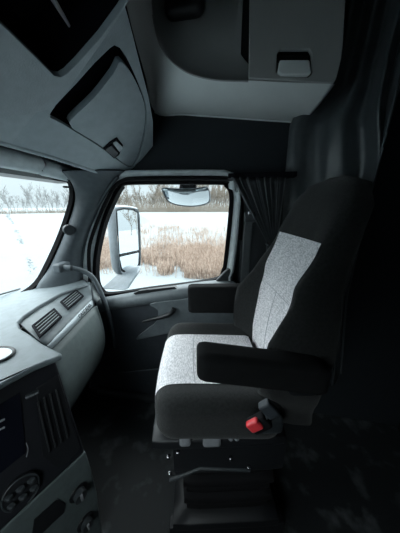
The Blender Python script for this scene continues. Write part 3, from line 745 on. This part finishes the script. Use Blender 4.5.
# ================================================================ WINDOW CURTAIN (small, tied)
cu = empty('window_curtain', tuple(at(262, 178, Y=1.3))); tag(cu, 'dark pleated curtain tied back beside the door window', 'curtain')
def pleats(top, neck, bottom, nf, Nr, amp0, amp1, tn, dirn, name, m, parent, n=160):
    rows = []
    for i in range(Nr + 1):
        t = i / Nr; row = []
        for k in range(n + 1):
            s = k / n
            if t < tn: q = t / tn; q2 = q; P = top(s).lerp(neck(s), q2); amp = amp0 + (amp1 - amp0) * q
            else: q = (t - tn) / (1 - tn); P = neck(s).lerp(bottom(s), q ** .8); amp = amp1 + (amp0 * .5 - amp1) * q
            ph = 2 * math.pi * nf * s + .7 * math.sin(s * 9)
            P = P + dirn * (amp * math.sin(ph) + amp * .3 * math.sin(ph * 2.3 + 1))
            row.append(P)
        rows.append(row)
    return grid(name, rows, m, parent, thick=.002, smooth=80)
yC = 1.26
pleats(lambda s: at(232 + 54 * s, 177.5, Y=yC), lambda s: at(268.5 + 8 * s, 244, Y=yC), lambda s: at(254 + 16 * s, 300, Y=yC), 7, 24, .024, .014, .6, V((-.4, -.9, 0)), 'cloth', curt_m, cu)
tube('tieback', catmull([at(266, 243, Y=yC - .03), at(272, 246.5, Y=yC - .04), at(279, 244, Y=yC - .02)], 5), .008, leather_m, cu, 8)
box('curtain_track', (at(228, 178, Y=yC).x, yC - .015, at(250, 178, Y=yC).z), (at(296, 178, Y=yC).x, yC + .12, at(250, 173, Y=yC).z), bay_m, cu, .004)

# ================================================================ SLEEPER CURTAIN (vinyl)
sc2 = empty('sleeper_curtain', (.5, 1.0, 2.4)); tag(sc2, 'large black vinyl curtain gathered behind the seat below the overhead cabinet', 'curtain')
def cpt(u, v, s): # depth: from the side wall (s=0) inward (s=1)
    return at(u, v, Y=1.34 - .36 * s)
key = [ (-60, 352, 470), (0, 346, 432), (40, 341, 415), (84, 327, 399), (122, 291, 389), (150, 288, 382), (178, 318, 374), (200, 284, 368), (240, 282, 360), (300, 280, 346), (380, 284, 340)]
key[6] = (178, 285, 375)
rows = []
NN = 150
def krow(v):
    for a, b in zip(key, key[1:]):
        if v <= b[0]:
            t = (v - a[0]) / (b[0] - a[0]); return a[1] + (b[1] - a[1]) * t, a[2] + (b[2] - a[2]) * t
for i in range(60):
    v = -60 + 440 * i / 59; ul, ur = krow(v); row = []
    for k in range(NN + 1):
        s = k / NN
        # folds gather toward a neck near v=178
        g = math.exp(-((v - 185) / 90) ** 2)
        s2 = s
        if v < 260: s2 = s + .55 * g * math.sin(math.pi * s) * (s - .0) * (1 if s < .8 else 1)
        s2 = min(1, s2)
        u = ul + (ur - ul) * s2
        P = cpt(u, v, s)
        ph = 2 * math.pi * (3.6 * s ** 1.1) + .8 * math.sin(v * .011 + s * 4)
        amp = (.03 + .026 * s) * (.55 + .45 * (1 - g))
        P += V((-.45, -.9, 0)).normalized() * (amp * math.sin(ph) + .012 * noise.noise(V((s * 5, v * .02, 3))) + .004 * noise.noise(V((s * 18, v * .05, 1))))
        row.append(P)
    rows.append(row)
vc = grid('vinyl_sheet', rows, leather_m, sc2, thick=.003, smooth=80)
tube('edge_hem', [r[-1] for r in rows], .005, leather_m, sc2, 6)
box('curtain_rail', (.25, .5, 2.585), (1.2, 1.1, 2.62), black_m, sc2)
# sleeper bunk, barely seen in the dark
bd = empty('sleeper_bunk', (1.6, .4, 0)); tag(bd, 'dark bunk base with mattress in the unlit sleeper area', 'bunk')
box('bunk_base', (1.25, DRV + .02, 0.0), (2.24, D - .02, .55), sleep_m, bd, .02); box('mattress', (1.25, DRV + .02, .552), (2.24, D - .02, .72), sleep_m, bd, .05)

# ================================================================ OUTSIDE
GZ = -1.1
def snow_mat():
    m = bpy.data.materials.new('snow'); m.use_nodes = True; nt = m.node_tree; b = nt.nodes['Principled BSDF']
    b.inputs['Roughness'].default_value = .85; b.inputs['Specular IOR Level'].default_value = .2
    tc = nt.nodes.new('ShaderNodeTexCoord'); n = nt.nodes.new('ShaderNodeTexNoise'); n.inputs['Scale'].default_value = .6; n.inputs['Detail'].default_value = 8
    nt.links.new(tc.outputs['Object'], n.inputs['Vector'])
    r = nt.nodes.new('ShaderNodeValToRGB'); r.color_ramp.elements[0].color = (.125, .14, .146, 1); r.color_ramp.elements[1].color = (.155, .17, .176, 1)
    nt.links.new(n.outputs['Fac'], r.inputs['Fac']); nt.links.new(r.outputs['Color'], b.inputs['Base Color'])
    return m
snow_m = snow_mat()
bm = bmesh.new()
xs = [-400, -250, -160, -110, -80] + [-60 + i * 1.2 for i in range(76)] + [40, 60, 100, 200, 400]
ys = [-400, -200, -80, -30, -12, -6] + [-3 + i * .9 for i in range(60)] + [55, 65, 80, 100, 130, 180, 260, 400]
R = []
for y in ys:
    row = []
    for x in xs:
        z = GZ
        if y > 3:
            z += .10 * noise.noise(V((x * .25, y * .25, 0))) * min(1, (y - 3) / 6)
        row.append(bm.verts.new((x, y, z)))
    R.append(row)
for i in range(len(ys) - 1):
    for j in range(len(xs) - 1): bm.faces.new((R[i][j], R[i][j + 1], R[i + 1][j + 1], R[i + 1][j]))
sn = frombm('snow_ground', bm, snow_m, None, 80); tag(sn, 'flat white snow field stretching to the tree line', 'snow', kind='structure')
# rounded snow bank seen behind the mirror
bk_c = at(122, 214, Y=34)
def bankd(p):
    q = p.copy(); t = max(0, 1 - (q.z + .2) / 2.9); q.x *= 1 + 1.0 * t * t; q.y *= 1 + 1.3 * t * t; q.z += .12 * noise.noise(p * .5); return q
sbk = rbox('snow_bank', (bk_c.x - .1, 34, GZ + .2), (2.5, 2.4, 2.75), 2.2, snow_m, None, n=20, deform=bankd); tag(sbk, 'rounded snow bank on the field just behind the side mirror', 'snow bank')
# track of clods crossing the snow ahead
tm = mat('clod', (.115, .13, .135), .9)
trk = catmull([at(u, v, Z=GZ) for u, v in [(-30, 209.5), (0, 213), (8, 217), (16, 230), (24, 248), (30, 262), (33.5, 284)]], 40)
bm = bmesh.new(); rnd = random.Random(3)
for i, p in enumerate(trk):
    dist = (p - CAM).length
    for k in range(2):
        s = dist * .0017 * rnd.uniform(.5, 1.3)
        r = bmesh.ops.create_icosphere(bm, subdivisions=1, radius=1)
        bmesh.ops.transform(bm, matrix=Matrix.Translation(p + V((rnd.gauss(0, dist * .0035), rnd.gauss(0, .1), s * .2))) @ Matrix.Diagonal((s, s * 1.6, s * .5, 1)), verts=r['verts'])
o = frombm('snow_clods', bm, tm, None, 80); tag(o, 'thin curving trail of grey snow clods across the field ahead of the truck', 'snow clods', kind='stuff')

# dry reeds : stuff
def reed_mat():
    m = bpy.data.materials.new('dry_reed'); m.use_nodes = True; nt = m.node_tree; b = nt.nodes['Principled BSDF']; b.inputs['Roughness'].default_value = .9
    tc = nt.nodes.new('ShaderNodeTexCoord'); n = nt.nodes.new('ShaderNodeTexNoise'); n.inputs['Scale'].default_value = 9; n.inputs['Detail'].default_value = 3
    nt.links.new(tc.outputs['Object'], n.inputs['Vector'])
    r = nt.nodes.new('ShaderNodeValToRGB'); r.color_ramp.elements[0].color = (.18, .12, .09, 1); r.color_ramp.elements[1].color = (.36, .29, .235, 1)
    r.color_ramp.elements[0].position = .35; r.color_ramp.elements[1].position = .65
    nt.links.new(n.outputs['Fac'], r.inputs['Fac']); nt.links.new(r.outputs['Color'], b.inputs['Base Color']); return m
reed_m = reed_mat()
rnd = random.Random(11)
verts, faces = [], []
def blade(x, y, h, w):
    k = len(verts); lx, ly = rnd.gauss(0, .13) * h, rnd.gauss(0, .13) * h; a = rnd.uniform(0, math.pi); dx, dy = math.cos(a) * w, math.sin(a) * w
    verts.extend([(x - dx, y - dy, GZ - .05), (x + dx, y + dy, GZ - .05), (x + lx * .5 + dx * .8, y + ly * .5 + dy * .8, GZ + h * .6), (x + lx * .5 - dx * .8, y + ly * .5 - dy * .8, GZ + h * .6), (x + lx * 1.3, y + ly * 1.3, GZ + h)])
    faces.extend([(k, k + 1, k + 2, k + 3), (k + 3, k + 2, k + 4)])
cnt = 0
while cnt < 26000:
    x = rnd.uniform(-17, 6); y = 7.3 + 9 * rnd.random() ** 1.3
    d = noise.noise(V((x * .35, y * .3, 5))) + .45 * noise.noise(V((x * 1.1, y * 1.1, 2)))
    lim = -.55 + 1.05 * max(0, (y - 9.6) / 4.5) + .6 * max(0, (8.2 - y))
    if d < lim and rnd.random() > .05: continue
    if math.atan2(x, y) < math.radians(-39.5) + .03 * d: continue
    blade(x, y, rnd.uniform(.3, .68), .006 + .0006 * y); cnt += 1
for _ in range(330):   # sparse tufts farther out
    cy_ = rnd.uniform(13, 27); cx_ = rnd.uniform(-.78 * cy_, .2 * cy_)
    for k in range(rnd.randint(4, 14)): blade(cx_ + rnd.gauss(0, .35), cy_ + rnd.gauss(0, .25), rnd.uniform(.25, .8), .016)
me = bpy.data.meshes.new('dry_reeds'); me.from_pydata(verts, [], faces)
o = link('dry_reeds', me, reed_m, None, 0); tag(o, 'golden dry reeds standing in the snow below the door window', 'reeds', kind='stuff')

# trees
def tree_mesh(name, H, seed, spread=.5, depth=4, pale=0):
    rnd = random.Random(seed); bm = bmesh.new()
    def branch(p, d, L, r, lev):
        segs = 3; pts = [p]
        for i in range(segs):
            d = (d + V((rnd.gauss(0, .13), rnd.gauss(0, .13), .03 + rnd.gauss(0, .05)))).normalized(); pts.append(pts[-1] + d * L / segs)
        bm_tube(bm, pts, lambda t: r * (1 - .6 * t), 3 if lev else 6)
        if lev >= depth: return
        n = (9, 5, 4, 3)[min(lev, 3)]
        for k in range(n):
            t = rnd.uniform(.22 if lev == 0 else .25, 1); i = min(segs - 1, int(t * segs)); q = pts[i].lerp(pts[i + 1], t * segs - i)
            a = rnd.uniform(0, 2 * math.pi); out = V((math.cos(a), math.sin(a), rnd.uniform(.4, 1.3))).normalized()
            nd = (d * (1 - spread) + out * spread).normalized()
            branch(q, nd, L * rnd.uniform(.35, .6) * (1.1 - .4 * t), max(.03, r * .45), lev + 1)
    branch(V((0, 0, -.2)), V((0, 0, 1)), H * .8, H * .014, 0)
    me = bpy.data.meshes.new(name); bm.to_mesh(me); bm.free(); me.materials.append(paint_m); return me
brown_tw = mat('twig_brown', (.14, .12, .096), .95)
grey_tw = mat('twig_grey', (.17, .175, .175), .95)
meshes_b = []; meshes_g = []
for k in range(5):
    a = tree_mesh('bare_tree', (13, 15, 11, 16, 12)[k], 20 + k, (.55, .5, .6, .45, .6)[k]); a.materials.clear(); a.materials.append(brown_tw); meshes_b.append(a)
for k in range(4):
    a = tree_mesh('bare_tree', (12, 9, 14, 10)[k], 40 + k, (.5, .6, .45, .55)[k]); a.materials.clear(); a.materials.append(grey_tw); meshes_g.append(a)
rnd = random.Random(5)
def put(me, ang, dist, s, label, group):
    a = math.radians(ang); o = bpy.data.objects.new('bare_tree', me); COL.objects.link(o)
    o.location = (math.sin(a) * dist, math.cos(a) * dist, GZ); o.rotation_euler = (0, 0, rnd.uniform(0, 6.28)); o.scale = (s, s, s); tag(o, label, 'tree', group)
for k in range(150):   # wood behind the field, through the door window (angles left of the door axis)
    ang = -35 + 36 * (k + rnd.random()) / 150
    dn = 1 if ang > -22 else .75
    put(rnd.choice(meshes_b), ang, rnd.uniform(118, 150), rnd.uniform(.85, 1.25) * dn, 'bare brown tree in the wood beyond the field outside the door window', 'brown trees outside the door window')
for k in range(44):
    ang = -60 + 24 * (k + rnd.random()) / 44
    put(rnd.choice(meshes_g), ang, rnd.uniform(115, 160), rnd.uniform(.55, 1.05), 'thin pale bare tree on the horizon seen through the windshield', 'pale trees beyond the windshield')
for k in range(30):
    ang = 3 + 80 * (k + rnd.random()) / 30
    put(rnd.choice(meshes_b), ang, rnd.uniform(70, 130), rnd.uniform(.8, 1.1), 'bare tree standing at the far side of the field behind the truck', 'trees reflected in the door mirror')
# low brush along the tree line : stuff
verts, faces = [], []
for k in range(9000):
    ang = math.radians(rnd.uniform(-62, 4)); dist = rnd.uniform(106, 122)
    if ang < math.radians(-36) and rnd.random() < .45: continue
    x, y = math.sin(ang) * dist, math.cos(ang) * dist; h = rnd.uniform(.6, 2.2) if ang < math.radians(-36) else rnd.uniform(1, 6); i = len(verts); w = .06; lx = rnd.gauss(0, .35)
    verts.extend([(x - w, y, GZ - .1), (x + w, y, GZ - .1), (x + lx, y + rnd.gauss(0, .2), GZ + h)]); faces.append((i, i + 1, i + 2))
me = bpy.data.meshes.new('brush'); me.from_pydata(verts, [], faces)
o = link('undergrowth', me, brown_tw, None, 0); tag(o, 'low brown undergrowth along the foot of the distant tree line', 'undergrowth', kind='stuff')

# ================================================================ LIGHT, CAMERA
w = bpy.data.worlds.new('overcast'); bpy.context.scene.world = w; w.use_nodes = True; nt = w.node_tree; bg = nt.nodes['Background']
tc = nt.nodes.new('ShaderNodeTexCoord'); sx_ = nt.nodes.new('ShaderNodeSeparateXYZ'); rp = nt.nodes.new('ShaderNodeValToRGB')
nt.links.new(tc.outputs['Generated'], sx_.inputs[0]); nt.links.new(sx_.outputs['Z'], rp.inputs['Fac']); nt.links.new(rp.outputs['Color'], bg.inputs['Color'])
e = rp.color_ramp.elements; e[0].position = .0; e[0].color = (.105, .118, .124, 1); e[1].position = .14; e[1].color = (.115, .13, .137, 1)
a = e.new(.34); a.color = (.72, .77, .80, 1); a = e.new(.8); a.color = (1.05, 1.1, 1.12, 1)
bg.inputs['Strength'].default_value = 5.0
cd = bpy.data.cameras.new('camera'); co = bpy.data.objects.new('camera', cd); COL.objects.link(co)
cd.sensor_fit = 'VERTICAL'; cd.sensor_height = 36; cd.lens = F / 533 * 36; cd.clip_start = .02; cd.clip_end = 1500
M = Matrix((RT, UP, -FW)).transposed().to_4x4(); M.translation = CAM; co.matrix_world = M
s = bpy.context.scene; s.camera = co
s.view_settings.view_transform = 'Standard'; s.view_settings.look = 'None'; s.view_settings.gamma = 1; s.view_settings.exposure = 0.7
s.view_settings.use_curve_mapping = False
s.cycles.max_bounces = 8; s.cycles.diffuse_bounces = 5; s.cycles.transparent_max_bounces = 16
s.cycles.caustics_reflective = False
